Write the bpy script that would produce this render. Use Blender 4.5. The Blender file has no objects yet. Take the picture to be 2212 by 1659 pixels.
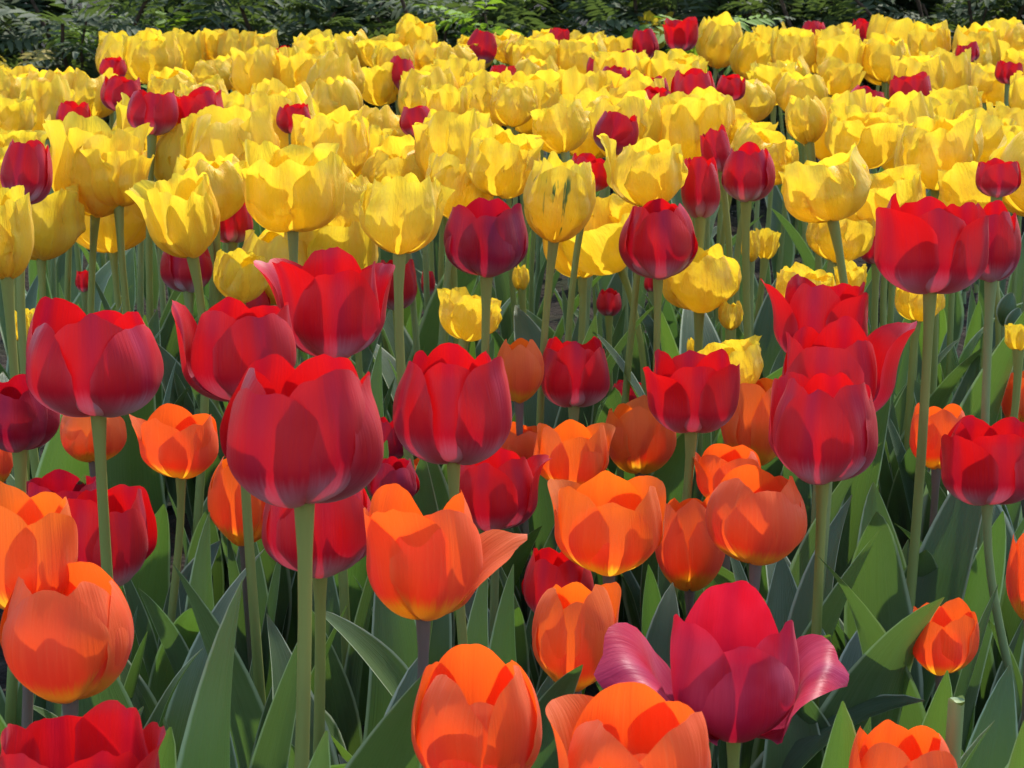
import bpy, math, random
import numpy as np
from mathutils import Vector

# ------------------------------------------------------------------ camera, sky, sun, exposure
SC = bpy.context.scene
COL = SC.collection
CAM_H = 0.66
FPX = 4731.0                      # focal length in the units of a 2212 px wide picture
PITCH = math.atan(1027.5 / FPX)
cam = bpy.data.cameras.new("camera")
cam.sensor_width = 36.0
cam.lens = 77.0
cam.clip_start = 0.02
cam.clip_end = 400.0
cam.dof.use_dof = True
cam.dof.focus_distance = 1.45
cam.dof.aperture_fstop = 55.0
cam_o = bpy.data.objects.new("camera", cam)
cam_o.location = (0, 0, CAM_H)
cam_o.rotation_euler = (math.pi / 2 - PITCH, 0, 0)
COL.objects.link(cam_o)
SC.camera = cam_o

SUN_EL = math.radians(56)
SUN_AZ = math.radians(24)         # measured from straight ahead (+Y) towards the right (+X)
world = bpy.data.worlds.new("World")
SC.world = world
world.use_nodes = True
wn = world.node_tree
sky = wn.nodes.new("ShaderNodeTexSky")
sky.sky_type = 'NISHITA'
sky.sun_disc = False
sky.sun_elevation = SUN_EL
sky.sun_rotation = SUN_AZ
bg = wn.nodes["Background"]
bg.inputs["Strength"].default_value = 0.15
wn.links.new(sky.outputs["Color"], bg.inputs["Color"])
sun = bpy.data.lights.new("sun", 'SUN')
sun.energy = 2.5
sun.angle = math.radians(1.0)
sun.color = (1.0, 0.95, 0.86)
sun_o = bpy.data.objects.new("sun", sun)
to_sun = Vector((math.cos(SUN_EL) * math.sin(SUN_AZ), math.cos(SUN_EL) * math.cos(SUN_AZ), math.sin(SUN_EL)))
sun_o.rotation_euler = to_sun.to_track_quat('Z', 'Y').to_euler()
sun_o.location = (0, 0, 5)
COL.objects.link(sun_o)
SC.view_settings.view_transform = 'Standard'
SC.view_settings.look = 'None'
SC.view_settings.gamma = 1.0
SC.view_settings.exposure = 1.22
SC.cycles.max_bounces = 10
SC.cycles.diffuse_bounces = 5
SC.cycles.transmission_bounces = 8

CP, SP = math.cos(PITCH), math.sin(PITCH)
RIGHT = np.array([1.0, 0, 0]); UP = np.array([0, SP, CP]); FWD = np.array([0, CP, -SP])
CAMP = np.array([0, 0, CAM_H])


def at(X, Y, k):
    """the world point seen at picture position X, Y whose depth is FPX / k metres"""
    return CAMP + RIGHT * ((X - 1106) / k) + UP * ((829.5 - Y) / k) + FWD * (FPX / k)


def project(P):
    d = P - CAMP
    z = d @ FWD
    return np.stack([1106 + FPX * (d @ RIGHT) / z, 829.5 - FPX * (d @ UP) / z], -1)


# ------------------------------------------------------------------ materials
class NT:
    def __init__(self, name):
        self.m = bpy.data.materials.new(name)
        self.m.use_nodes = True
        self.t = self.m.node_tree
        self.t.nodes.clear()
        self.out = self.n("ShaderNodeOutputMaterial")

    def n(self, typ, **kw):
        o = self.t.nodes.new(typ)
        for a, b in kw.items():
            setattr(o, a, b)
        return o

    def l(self, a, b):
        self.t.links.new(a, b)

    def val(self, x, sock):
        if isinstance(x, (int, float)):
            sock.default_value = x
        elif isinstance(x, tuple):
            sock.default_value = (*x, 1.0) if len(x) == 3 else x
        else:
            self.l(x, sock)

    def math(self, op, a, b=0.0, c=None, clamp=False):
        o = self.n("ShaderNodeMath", operation=op, use_clamp=clamp)
        self.val(a, o.inputs[0]); self.val(b, o.inputs[1])
        if c is not None:
            self.val(c, o.inputs[2])
        return o.outputs[0]

    def smooth(self, x, a, b, lo=0.0, hi=1.0):
        o = self.n("ShaderNodeMapRange", interpolation_type='SMOOTHSTEP')
        self.val(x, o.inputs[0])
        for i, q in enumerate((a, b, lo, hi)):
            o.inputs[i + 1].default_value = q
        return o.outputs[0]

    def mix(self, f, a, b, typ='MIX'):
        o = self.n("ShaderNodeMix", data_type='RGBA', blend_type=typ)
        self.val(f, o.inputs[0]); self.val(a, o.inputs[6]); self.val(b, o.inputs[7])
        return o.outputs[2]

    def ramp(self, f, stops):
        o = self.n("ShaderNodeValToRGB")
        e = o.color_ramp.elements
        e[0].position, e[0].color = stops[0][0], (*stops[0][1], 1)
        e[1].position, e[1].color = stops[-1][0], (*stops[-1][1], 1)
        for p, c in stops[1:-1]:
            q = e.new(p); q.color = (*c, 1)
        self.val(f, o.inputs[0])
        return o.outputs[0]

    def noise(self, vec, scale, detail=3.0, rough=0.55, map_scale=None, offset=None):
        if map_scale is not None:
            mp = self.n("ShaderNodeMapping")
            self.l(vec, mp.inputs[0]); mp.inputs["Scale"].default_value = map_scale
            if offset is not None:
                self.l(offset, mp.inputs["Location"])
            vec = mp.outputs[0]
        o = self.n("ShaderNodeTexNoise")
        self.l(vec, o.inputs["Vector"])
        o.inputs["Scale"].default_value = scale
        o.inputs["Detail"].default_value = detail
        o.inputs["Roughness"].default_value = rough
        return o.outputs[0]

    def uv(self):
        o = self.n("ShaderNodeUVMap", uv_map="UVMap")
        s = self.n("ShaderNodeSeparateXYZ"); self.l(o.outputs[0], s.inputs[0])
        return o.outputs[0], s.outputs[0], s.outputs[1]

    def random_offset(self):
        r = self.n("ShaderNodeObjectInfo").outputs["Random"]
        c = self.n("ShaderNodeCombineXYZ")
        self.l(self.math('MULTIPLY', r, 37.0), c.inputs[0]); self.l(self.math('MULTIPLY', r, 91.0), c.inputs[1])
        return r, c.outputs[0]

    def finish(self, col, rough=0.5, spec=0.3, trans=None, tcol=None, bump=None, bstr=0.3, bdist=0.002, sheen=0.0):
        p = self.n("ShaderNodeBsdfPrincipled")
        self.val(col, p.inputs["Base Color"])
        self.val(rough, p.inputs["Roughness"])
        p.inputs["Specular IOR Level"].default_value = spec
        if sheen:
            p.inputs["Sheen Weight"].default_value = sheen
            p.inputs["Sheen Roughness"].default_value = 0.5
        nrm = None
        if bump is not None:
            b = self.n("ShaderNodeBump"); b.inputs["Strength"].default_value = bstr; b.inputs["Distance"].default_value = bdist
            self.l(bump, b.inputs["Height"]); nrm = b.outputs[0]
            self.l(nrm, p.inputs["Normal"])
        sh = p.outputs[0]
        if trans is not None:
            t = self.n("ShaderNodeBsdfTranslucent")
            self.val(tcol if tcol is not None else col, t.inputs[0])
            if nrm is not None:
                self.l(nrm, t.inputs["Normal"])
            mx = self.n("ShaderNodeMixShader")
            self.val(trans, mx.inputs[0]); self.l(sh, mx.inputs[1]); self.l(t.outputs[0], mx.inputs[2])
            sh = mx.outputs[0]
        self.l(sh, self.out.inputs[0])
        return self.m


def petal_red(name, a, b, violet, base_amt, tc):
    N = NT(name)
    uv, u, v = N.uv()
    r, off = N.random_offset()
    du = N.math('ABSOLUTE', N.math('SUBTRACT', u, 0.5))
    vein = N.noise(uv, 1.0, 3.0, 0.6, (46, 2.2, 1), off)
    blotch = N.noise(uv, 1.0, 2.0, 0.5, (3.0, 2.2, 1), off)
    col = N.mix(N.smooth(blotch, 0.35, 0.65), a, b)
    col = N.mix(N.math('MULTIPLY', N.smooth(vein, 0.42, 0.75), 0.3), col, violet)
    rib = N.math('MULTIPLY', N.smooth(du, 0.0, 0.13, 1.0, 0.0), N.smooth(v, 0.15, 0.9, 0.55, 1.0))
    col = N.mix(N.math('MULTIPLY', rib, N.math('MULTIPLY_ADD', r, 0.5, 0.35)), col, violet)
    edge = N.smooth(du, 0.40, 0.495)
    col = N.mix(N.math('MULTIPLY', edge, 0.55), col, (0.74, 0.06, 0.085))  # pale highlight along the petal rim, mixed into the colour
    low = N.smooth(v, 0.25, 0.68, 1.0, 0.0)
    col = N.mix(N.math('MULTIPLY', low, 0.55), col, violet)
    pale_f = N.math('MULTIPLY', N.smooth(N.math('ADD', v, N.math('MULTIPLY', vein, 0.14)), 0.30, 0.56, 1.0, 0.0), N.smooth(du, 0.02, 0.34, base_amt * 0.8, base_amt * 0.15))
    col = N.mix(pale_f, col, (0.62, 0.50, 0.60))
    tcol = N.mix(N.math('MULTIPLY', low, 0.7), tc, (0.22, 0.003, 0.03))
    tcol = N.mix(N.math('MULTIPLY', rib, 0.35), tcol, (0.32, 0.004, 0.02))
    return N.finish(col, 0.44, 0.27, 0.34, tcol, vein, 0.3, 0.0013, 0.06)


def petal_orange(name, shift=0.0):
    N = NT(name)
    uv, u, v = N.uv()
    r, off = N.random_offset()
    du = N.math('ABSOLUTE', N.math('SUBTRACT', u, 0.5))
    vein = N.noise(uv, 1.0, 3.0, 0.6, (40, 2.0, 1), off)
    warp = N.math('MULTIPLY_ADD', vein, 0.16, -0.08)
    col = N.mix(r, (0.88, 0.14 + shift, 0.030), (0.88, 0.17 + shift, 0.038))
    flame = N.math('MULTIPLY', N.smooth(N.math('ADD', du, warp), 0.08, 0.30, 1.0, 0.0), N.smooth(v, 0.35, 0.92, 1.0, 0.12))
    col = N.mix(N.math('MULTIPLY', flame, 0.6), col, (0.58, 0.062, 0.055))
    col = N.mix(N.math('MULTIPLY', N.smooth(vein, 0.5, 0.75), 0.3), col, (0.85, 0.30, 0.09))
    col = N.mix(N.smooth(du, 0.40, 0.5, 0.0, 0.45), col, (0.88, 0.32, 0.09))
    yb = N.smooth(N.math('ADD', v, N.math('MULTIPLY', vein, 0.22)), 0.36, 0.54, 1.0, 0.0)
    col = N.mix(yb, col, (0.72, 0.42, 0.03))
    tcol = N.mix(N.math('MULTIPLY', flame, 0.4), (0.99, 0.125 + shift, 0.008), (0.86, 0.05, 0.015))
    tcol = N.mix(yb, tcol, (0.90, 0.50, 0.02))
    return N.finish(col, 0.46, 0.3, 0.47, tcol, vein, 0.4, 0.0014, 0.06)


def petal_yellow(name, green=0.0):
    N = NT(name)
    uv, u, v = N.uv()
    r, off = N.random_offset()
    du = N.math('ABSOLUTE', N.math('SUBTRACT', u, 0.5))
    vein = N.noise(uv, 1.0, 4.0, 0.62, (30, 2.6, 1), off)
    blotch = N.noise(uv, 1.0, 2.0, 0.5, (3.2, 2.4, 1), off)
    col = N.mix(r, (0.88, 0.60, 0.026), (0.91, 0.66, 0.05))
    col = N.mix(N.math('MULTIPLY', N.smooth(blotch, 0.48, 0.75), 0.42), col, (0.90, 0.72, 0.20))
    col = N.mix(N.math('MULTIPLY', N.smooth(vein, 0.5, 0.78), 0.4), col, (0.90, 0.66, 0.12))
    rib = N.smooth(N.math('ADD', du, N.math('MULTIPLY_ADD', vein, 0.1, -0.05)), 0.0, 0.11, 1.0, 0.0)
    col = N.mix(N.math('MULTIPLY', rib, 0.45), col, (0.86, 0.47, 0.02))
    low = N.smooth(v, 0.1, 0.4, 0.65, 0.0)
    col = N.mix(low, col, (0.80, 0.46, 0.02))
    tcol = N.mix(N.math('MULTIPLY', rib, 0.4), (0.98, 0.74, 0.04), (0.98, 0.60, 0.02))
    if green > 0:
        g = N.noise(uv, 1.0, 3.0, 0.55, (13, 2.2, 1), off)
        gm = N.math('MULTIPLY', N.smooth(g, 0.57, 0.65), N.math('MULTIPLY', N.smooth(du, 0.05, 0.3, 1.0, 0.0), N.math('MULTIPLY', N.smooth(v, 0.2, 0.4), N.smooth(v, 0.85, 0.95, 1.0, 0.0))))
        gm = N.math('MULTIPLY', gm, green)
        col = N.mix(gm, col, (0.07, 0.16, 0.04)); tcol = N.mix(gm, tcol, (0.10, 0.20, 0.02))
    wr = N.noise(uv, 1.0, 3.0, 0.6, (11, 4.5, 1), off)
    h = N.math('ADD', vein, N.math('MULTIPLY', wr, 1.6))
    return N.finish(col, 0.42, 0.32, 0.44, tcol, h, 0.55, 0.0026, 0.08)


def leaf_mat(name, a, b, tc):
    N = NT(name)
    uv, u, v = N.uv()
    r, off = N.random_offset()
    du = N.math('ABSOLUTE', N.math('SUBTRACT', u, 0.5))
    vein = N.noise(uv, 1.0, 2.0, 0.5, (44, 0.5, 1), off)
    blotch = N.noise(uv, 1.0, 3.0, 0.55, (2.5, 5.0, 1), off)
    col = N.mix(N.math('ADD', N.math('MULTIPLY', r, 0.6), N.smooth(blotch, 0.3, 0.7, 0.0, 0.4)), a, b)
    col = N.mix(N.smooth(vein, 0.4, 0.65, 0.0, 0.55), col, b)
    edge = N.smooth(du, 0.43, 0.475, 0.0, 0.95)
    col = N.mix(edge, col, (0.46, 0.53, 0.36))
    tip = N.smooth(v, 0.96, 1.0, 0.0, 0.4)
    col = N.mix(tip, col, (0.20, 0.17, 0.06))
    return N.finish(col, 0.40, 0.38, 0.30, N.mix(r, tc, (tc[0] * 0.7, tc[1] * 0.85, tc[2])), vein, 0.5, 0.0012)


def stem_mat(name, a, b):
    N = NT(name)
    uv, u, v = N.uv()
    r, off = N.random_offset()
    n = N.noise(uv, 1.0, 3.0, 0.6, (8, 40, 1), off)
    f = N.math('ADD', N.smooth(v, 0.25, 0.95), N.math('MULTIPLY_ADD', n, 0.5, -0.25), clamp=True)
    col = N.mix(f, a, b)
    return N.finish(col, 0.42, 0.35, 0.12, (0.25, 0.32, 0.05), n, 0.1, 0.0005)


M = {
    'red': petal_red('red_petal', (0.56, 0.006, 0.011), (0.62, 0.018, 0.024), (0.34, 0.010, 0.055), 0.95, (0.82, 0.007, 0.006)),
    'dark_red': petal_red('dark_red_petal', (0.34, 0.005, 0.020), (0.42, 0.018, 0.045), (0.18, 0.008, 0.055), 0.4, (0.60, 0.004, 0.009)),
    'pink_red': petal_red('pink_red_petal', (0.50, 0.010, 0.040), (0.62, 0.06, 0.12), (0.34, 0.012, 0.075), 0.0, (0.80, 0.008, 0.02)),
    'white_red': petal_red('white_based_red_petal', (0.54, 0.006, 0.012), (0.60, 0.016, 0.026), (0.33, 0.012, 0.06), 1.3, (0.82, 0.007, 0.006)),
    'orange': petal_orange('orange_petal'),
    'light_orange': petal_orange('light_orange_petal', 0.045),
    'yellow': petal_yellow('yellow_petal'),
    'green_yellow': petal_yellow('green_streaked_yellow_petal', 1.0),
    'leaf': leaf_mat('tulip_leaf', (0.050, 0.086, 0.040), (0.100, 0.140, 0.082), (0.13, 0.23, 0.03)),
    'leaf_fresh': leaf_mat('fresh_tulip_leaf', (0.062, 0.110, 0.036), (0.105, 0.150, 0.066), (0.17, 0.31, 0.03)),
    'stem': stem_mat('green_stem', (0.24, 0.30, 0.09), (0.29, 0.31, 0.075)),
    'stem_pale': stem_mat('pale_green_stem', (0.22, 0.30, 0.13), (0.28, 0.33, 0.12)),
    'stem_brown': stem_mat('purple_brown_stem', (0.18, 0.20, 0.11), (0.19, 0.13, 0.11)),
}


def soil_material():
    N = NT('dark_soil')
    tc = N.n("ShaderNodeTexCoord").outputs["Object"]
    a = N.noise(tc, 26.0, 8.0, 0.68)
    b = N.noise(tc, 4.0, 3.0, 0.5)
    vo = N.n("ShaderNodeTexVoronoi"); N.l(tc, vo.inputs["Vector"]); vo.inputs["Scale"].default_value = 75.0
    col = N.ramp(a, [(0.25, (0.010, 0.008, 0.006)), (0.55, (0.034, 0.026, 0.019)), (0.8, (0.085, 0.066, 0.048))])
    col = N.mix(N.smooth(b, 0.52, 0.68, 0.0, 0.55), col, (0.022, 0.034, 0.010))
    h = N.math('ADD', a, N.math('MULTIPLY', vo.outputs["Distance"], -0.6))
    return N.finish(col, 0.95, 0.12, bump=h, bstr=1.0, bdist=0.02)


def bark_material():
    N = NT('shrub_bark')
    tc = N.n("ShaderNodeTexCoord").outputs["Object"]
    a = N.noise(tc, 60.0, 5.0, 0.6)
    col = N.ramp(a, [(0.3, (0.035, 0.022, 0.014)), (0.7, (0.11, 0.07, 0.045))])
    return N.finish(col, 0.85, 0.2, bump=a, bstr=0.6, bdist=0.004)


def shrub_leaf(name, a, b, tc):
    N = NT(name)
    tco = N.n("ShaderNodeTexCoord").outputs["Object"]
    n = N.noise(tco, 7.0, 3.0, 0.6)
    g = N.n("ShaderNodeNewGeometry").outputs["Random Per Island"]
    col = N.mix(N.math('MULTIPLY_ADD', n, 0.9, N.math('MULTIPLY_ADD', g, 0.5, -0.25), clamp=True), a, b)
    return N.finish(col, 0.6, 0.2, 0.34, tc)


M['soil'] = soil_material()
M['bark'] = bark_material()
M['shrub'] = shrub_leaf('dark_shrub_leaf', (0.060, 0.085, 0.042), (0.125, 0.155, 0.08), (0.12, 0.18, 0.03))
M['shrub_young'] = shrub_leaf('young_shrub_leaf', (0.13, 0.24, 0.03), (0.22, 0.33, 0.05), (0.30, 0.48, 0.03))
M['shrub_dry'] = shrub_leaf('yellowing_shrub_leaf', (0.35, 0.27, 0.05), (0.45, 0.33, 0.07), (0.5, 0.38, 0.04))


# ------------------------------------------------------------------ mesh helpers
def mesh_from(name, verts, faces, mat, uvs=None, smooth=True):
    me = bpy.data.meshes.new(name)
    verts = np.asarray(verts, dtype=np.float32); faces = np.asarray(faces, dtype=np.int32)
    n = faces.shape[1]
    me.vertices.add(len(verts)); me.vertices.foreach_set("co", verts.ravel())
    me.loops.add(faces.size); me.loops.foreach_set("vertex_index", faces.ravel())
    me.polygons.add(len(faces))
    me.polygons.foreach_set("loop_start", np.arange(0, faces.size, n, dtype=np.int32))
    me.polygons.foreach_set("loop_total", np.full(len(faces), n, dtype=np.int32))
    if uvs is not None:
        lay = me.uv_layers.new(name="UVMap")
        lay.data.foreach_set("uv", np.asarray(uvs, dtype=np.float32)[faces.ravel()].ravel())
    me.update(calc_edges=True)
    me.polygons.foreach_set("use_smooth", np.full(len(faces), smooth, dtype=bool))
    me.materials.append(mat)
    me.validate()
    return me


def grid_faces(nu, nv, off=0):
    i = np.arange(nv - 1)[:, None] * nu + np.arange(nu - 1)[None, :]
    return (np.stack([i, i + 1, i + nu + 1, i + nu], -1).reshape(-1, 4)) + off


def put(name, me, parent=None, loc=(0, 0, 0)):
    o = bpy.data.objects.new(name, me)
    COL.objects.link(o)
    o.location = loc
    if parent is not None:
        o.parent = parent
    return o


def empty(name, loc, label=None, cat=None, group=None, parent=None):
    o = bpy.data.objects.new(name, None)
    o.empty_display_size = 0.02
    COL.objects.link(o)
    o.location = loc
    if parent is not None:
        o.parent = parent
    if label: o['label'] = label
    if cat: o['category'] = cat
    if group: o['group'] = group
    return o


def tube(path, rad, sides=9):
    path = np.asarray(path, float); n = len(path)
    rad = np.broadcast_to(np.asarray(rad, float), (n,))
    tan = np.gradient(path, axis=0)
    tan /= np.linalg.norm(tan, axis=1, keepdims=True) + 1e-9
    ref = np.array([0, 1.0, 0]) if abs(tan[0][1]) < 0.9 else np.array([1.0, 0, 0])
    a = np.cross(tan, ref); a /= np.linalg.norm(a, axis=1, keepdims=True) + 1e-9
    b = np.cross(tan, a)
    ph = np.linspace(0, 2 * math.pi, sides + 1)
    P = path[:, None, :] + rad[:, None, None] * (np.cos(ph)[None, :, None] * a[:, None, :] + np.sin(ph)[None, :, None] * b[:, None, :])
    uv = np.stack(np.broadcast_arrays(ph[None, :] / (2 * math.pi), np.linspace(0, 1, n)[:, None]), -1)
    return P.reshape(-1, 3), grid_faces(sides + 1, n), uv.reshape(-1, 2)


def wob(rng, x, lo, hi, n=4):
    """smooth random function of x, about -1..1"""
    s = np.zeros_like(x)
    for _ in range(n):
        s = s + np.sin(x * rng.uniform(lo, hi) * 2 * math.pi + rng.uniform(0, 6.28)) * rng.uniform(0.4, 1.0)
    return s / n


# ------------------------------------------------------------------ the setting
def build_ground():
    def ax(a, fine, b):
        return np.unique(np.concatenate([-np.geomspace(0.001, b, 18)[::-1] + a[0], np.arange(a[0], a[1], fine), a[1] + np.geomspace(0.001, b, 18)]))
    xs = ax((-0.75, 0.75), 0.012, 90.0)
    ys = np.unique(np.concatenate([-np.geomspace(0.001, 60, 14)[::-1] + 0.7, np.arange(0.7, 2.5, 0.012), np.arange(2.5, 6, 0.08), 6 + np.geomspace(0.001, 150, 18)]))
    X, Y = np.meshgrid(xs, ys)
    rng = np.random.default_rng(5)
    Z = np.zeros_like(X)
    for i in range(60):
        f = rng.uniform(8, 90); th = rng.uniform(0, 6.28)
        Z += np.sin((X * math.cos(th) + Y * math.sin(th)) * f + rng.uniform(0, 6.28)) * 0.05 / f
    Z *= 1.1
    far = np.clip((np.hypot(X, Y - 2) - 4) / 4, 0, 1)
    Z = Z * (1 - far) - 0.004
    V = np.stack([X, Y, Z], -1).reshape(-1, 3)
    o = put('ground', mesh_from('ground', V, grid_faces(len(xs), len(ys)), M['soil']))
    o['kind'] = 'structure'
    o['label'] = 'dark crumbly soil of the flower bed'


build_ground()


# ------------------------------------------------------------------ tulip parts
def petal(rng, nu, nv, az, L, wid, tb, th_b, th_tip, r0, kind, cup=1.1, flare=0.0, jag=0.0, ruf=0.0, notch=0.0, point=0.0, twist=0.0, z0=0.0, fall=0.22, fexp=3.0, th_mid=0.0):
    t = np.linspace(0, 1.12, 160)
    th = th_mid + np.where(t < tb, (th_b - th_mid) * (1 - t / tb), (th_tip - th_mid) * np.clip((t - tb) / (1 - tb), 0, 1.3) ** 1.1)
    dt = t[1] - t[0]
    R = r0 + np.concatenate([[0], np.cumsum(np.sin(th[:-1]) * dt * L)])
    Z = z0 + np.concatenate([[0], np.cumsum(np.cos(th[:-1]) * dt * L)])
    rb = np.interp(tb, t, R)
    u = np.linspace(-1, 1, nu)
    v = np.linspace(0, 1, nv) ** 0.9
    # outline of the upper edge
    top = 1 - fall * np.abs(u) ** fexp
    top += point * np.exp(-(u / 0.16) ** 2) - notch * np.exp(-((u - rng.uniform(-0.25, 0.25)) / 0.14) ** 2)
    top += 0.018 * wob(rng, u, 0.4, 1.6)
    if jag > 0:
        top += jag * (rng.uniform(-1, 1, nu) * 0.9 + wob(rng, u, 1.0, 3.0))
    U, Vv = np.meshgrid(u, v)
    T = Vv * top[None, :]
    Rt = np.interp(T, t, R); Zt = np.interp(T, t, Z); Th = np.interp(T, t, th)
    w = (0.30 + 0.70 * np.sin(np.clip(T / 0.56, 0, 1) * math.pi / 2)) * (1 - 0.13 * np.clip((T - 0.56) / 0.44, 0, 1) ** 2) * wid
    if jag > 0:
        side = 1 + jag * 0.9 * (rng.uniform(-1, 1, (nv, 1)) + wob(rng, Vv[:, :1], 1.5, 4)) * np.clip(Vv[:, :1] * 1.6, 0, 1)
        w = w * (1 + (side - 1) * np.abs(U) ** 3)
    else:
        w = w * (1 + 0.03 * wob(rng, Vv[:, :1], 0.5, 1.8) * np.abs(U) ** 2)
    s = U * w
    Rc = np.minimum(Rt, rb) * cup + 0.02
    ang = 2.0 * np.tanh(s / Rc / 2.0)
    lat = Rc * np.sin(ang)
    inn = Rc * (1 - np.cos(ang))
    disp = np.zeros_like(U)
    # midrib groove, soft swelling and edge roll, all along the outward normal
    disp -= 0.012 * np.exp(-(U / 0.10) ** 2) * np.clip(T * 1.5, 0, 1)
    disp += 0.022 * np.sin(U * rng.uniform(2.2, 3.6) + rng.uniform(-1, 1)) * np.sin(T * rng.uniform(2.5, 5) + rng.uniform(0, 6)) * np.clip(T * 2, 0, 1)
    disp += 0.010 * np.sin(U * rng.uniform(4, 7) + rng.uniform(0, 6)) * np.sin(T * rng.uniform(5, 9) + rng.uniform(0, 6)) * np.clip(T * 2, 0, 1)
    disp += flare * np.abs(U) ** 5 * np.clip(T * 1.6, 0, 1) ** 2
    disp += 0.7 * flare * np.clip((T - 0.86) / 0.14, 0, 1) ** 2
    if ruf > 0:
        e = np.abs(U) ** 2
        disp += ruf * (np.clip(0.15 + e, 0, 1)) * np.clip(T * 1.3, 0, 1) * (np.sin(T * rng.uniform(14, 22) + 3 * np.sign(U) + rng.uniform(0, 6)) * 0.6 + np.sin(T * rng.uniform(26, 38) + 2 * np.sign(U)) * 0.35)
        tp = np.clip((T / np.maximum(top[None, :], 0.3) - 0.7) / 0.3, 0, 1) ** 2
        disp += ruf * 1.2 * tp * np.sin(U * rng.uniform(8, 13) + rng.uniform(0, 6))
        disp += ruf * 0.7 * np.sin(U * rng.uniform(7, 11) + T * rng.uniform(-3, 3) + rng.uniform(0, 6)) * np.clip(T * 2 - 0.3, 0, 1)
    rad = Rt - inn * np.cos(Th) + disp * np.cos(Th)
    zz = Zt + inn * np.sin(Th) - disp * np.sin(Th)
    if twist:
        zz = zz + lat * twist * T
        rad = rad + lat * twist * 0.5 * T
    P = np.stack([rad * math.sin(az) + lat * math.cos(az), -rad * math.cos(az) + lat * math.sin(az), zz], -1).reshape(-1, 3)
    uv = np.stack([(U + 1) / 2, np.clip(T, 0, 1)], -1).reshape(-1, 2)
    return P, grid_faces(nu, nv), uv


def bloom(kind, rng, px, opn, rot, over, aspect):
    """six petals as (verts, faces, uv), unit sized with the axis along z"""
    far = px < 75
    if kind == 'yellow':
        nu, nv = (17, 13) if far else (31, 25) if px > 110 else (23, 17)
    else:
        nu, nv = (11, 10) if far else (25, 26) if px > 200 else (17, 17)
    out = []
    for i in range(6):
        inner = i >= 3
        az = math.radians(rot + (i % 3) * 120 + (60 if inner else 0) + rng.uniform(-7, 7))
        if kind == 'yellow':
            p = dict(L=rng.uniform(0.88, 1.05), wid=0.47 * rng.uniform(0.9, 1.1), tb=0.58, th_b=math.radians(86),
                     th_tip=math.radians(-54 + 78 * opn + rng.uniform(-12, 14)), r0=0.045, jag=0.009, ruf=0.030 * rng.uniform(0.6, 1.3), flare=rng.uniform(-0.03, 0.07),
                     cup=rng.uniform(0.70, 0.98), notch=rng.uniform(0, 0.07), point=rng.uniform(-0.03, 0.05), fall=rng.uniform(0.16, 0.36), fexp=2.6, twist=rng.uniform(-0.18, 0.18))
        elif kind == 'orange':
            p = dict(L=rng.uniform(0.95, 1.03), wid=0.43 * rng.uniform(0.92, 1.05), tb=0.60, th_b=math.radians(80),
                     th_tip=math.radians(-50 + 74 * opn + rng.uniform(-7, 8)), r0=0.045, flare=rng.uniform(-0.02, 0.03),
                     jag=0.004, cup=rng.uniform(0.82, 0.95), point=rng.uniform(0.0, 0.05), notch=0.0, fall=rng.uniform(0.2, 0.34), fexp=2.6, twist=rng.uniform(-0.08, 0.08))
        else:
            p = dict(L=rng.uniform(0.92, 1.02), wid=0.42 * rng.uniform(0.9, 1.06), tb=0.54, th_b=math.radians(90),
                     th_tip=math.radians(-46 + 70 * opn + rng.uniform(-9, 9)), r0=0.06, flare=rng.uniform(0.0, 0.055),
                     jag=0.006, cup=rng.uniform(0.70, 0.86), notch=rng.uniform(0, 0.06), point=rng.uniform(-0.02, 0.04), fall=rng.uniform(0.22, 0.38), fexp=2.4, twist=rng.uniform(-0.12, 0.12))
        if inner:
            p['L'] *= 1.035; p['r0'] *= 0.35; p['wid'] *= 0.95; p['cup'] *= 1.02; p['z0'] = 0.015; p['tb'] -= 0.02
        ov = (over or {}).get(i)
        if ov:
            az += math.radians(ov.get('daz', 0))
            if 'tip' in ov: p['th_tip'] = math.radians(ov['tip'])
            if 'mid' in ov: p['th_mid'] = math.radians(ov['mid'])
            if 'tb' in ov: p['tb'] = ov['tb']
            if 'thb' in ov: p['th_b'] = math.radians(ov['thb'])
            p['L'] *= ov.get('L', 1); p['wid'] *= ov.get('w', 1); p['cup'] *= ov.get('cup', 1)
            for q in ('flare', 'notch', 'point', 'twist', 'fall'):
                if q in ov: p[q] = ov[q]
        out.append(petal(rng, nu, nv, az, kind=kind, **p))
    return out


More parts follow.
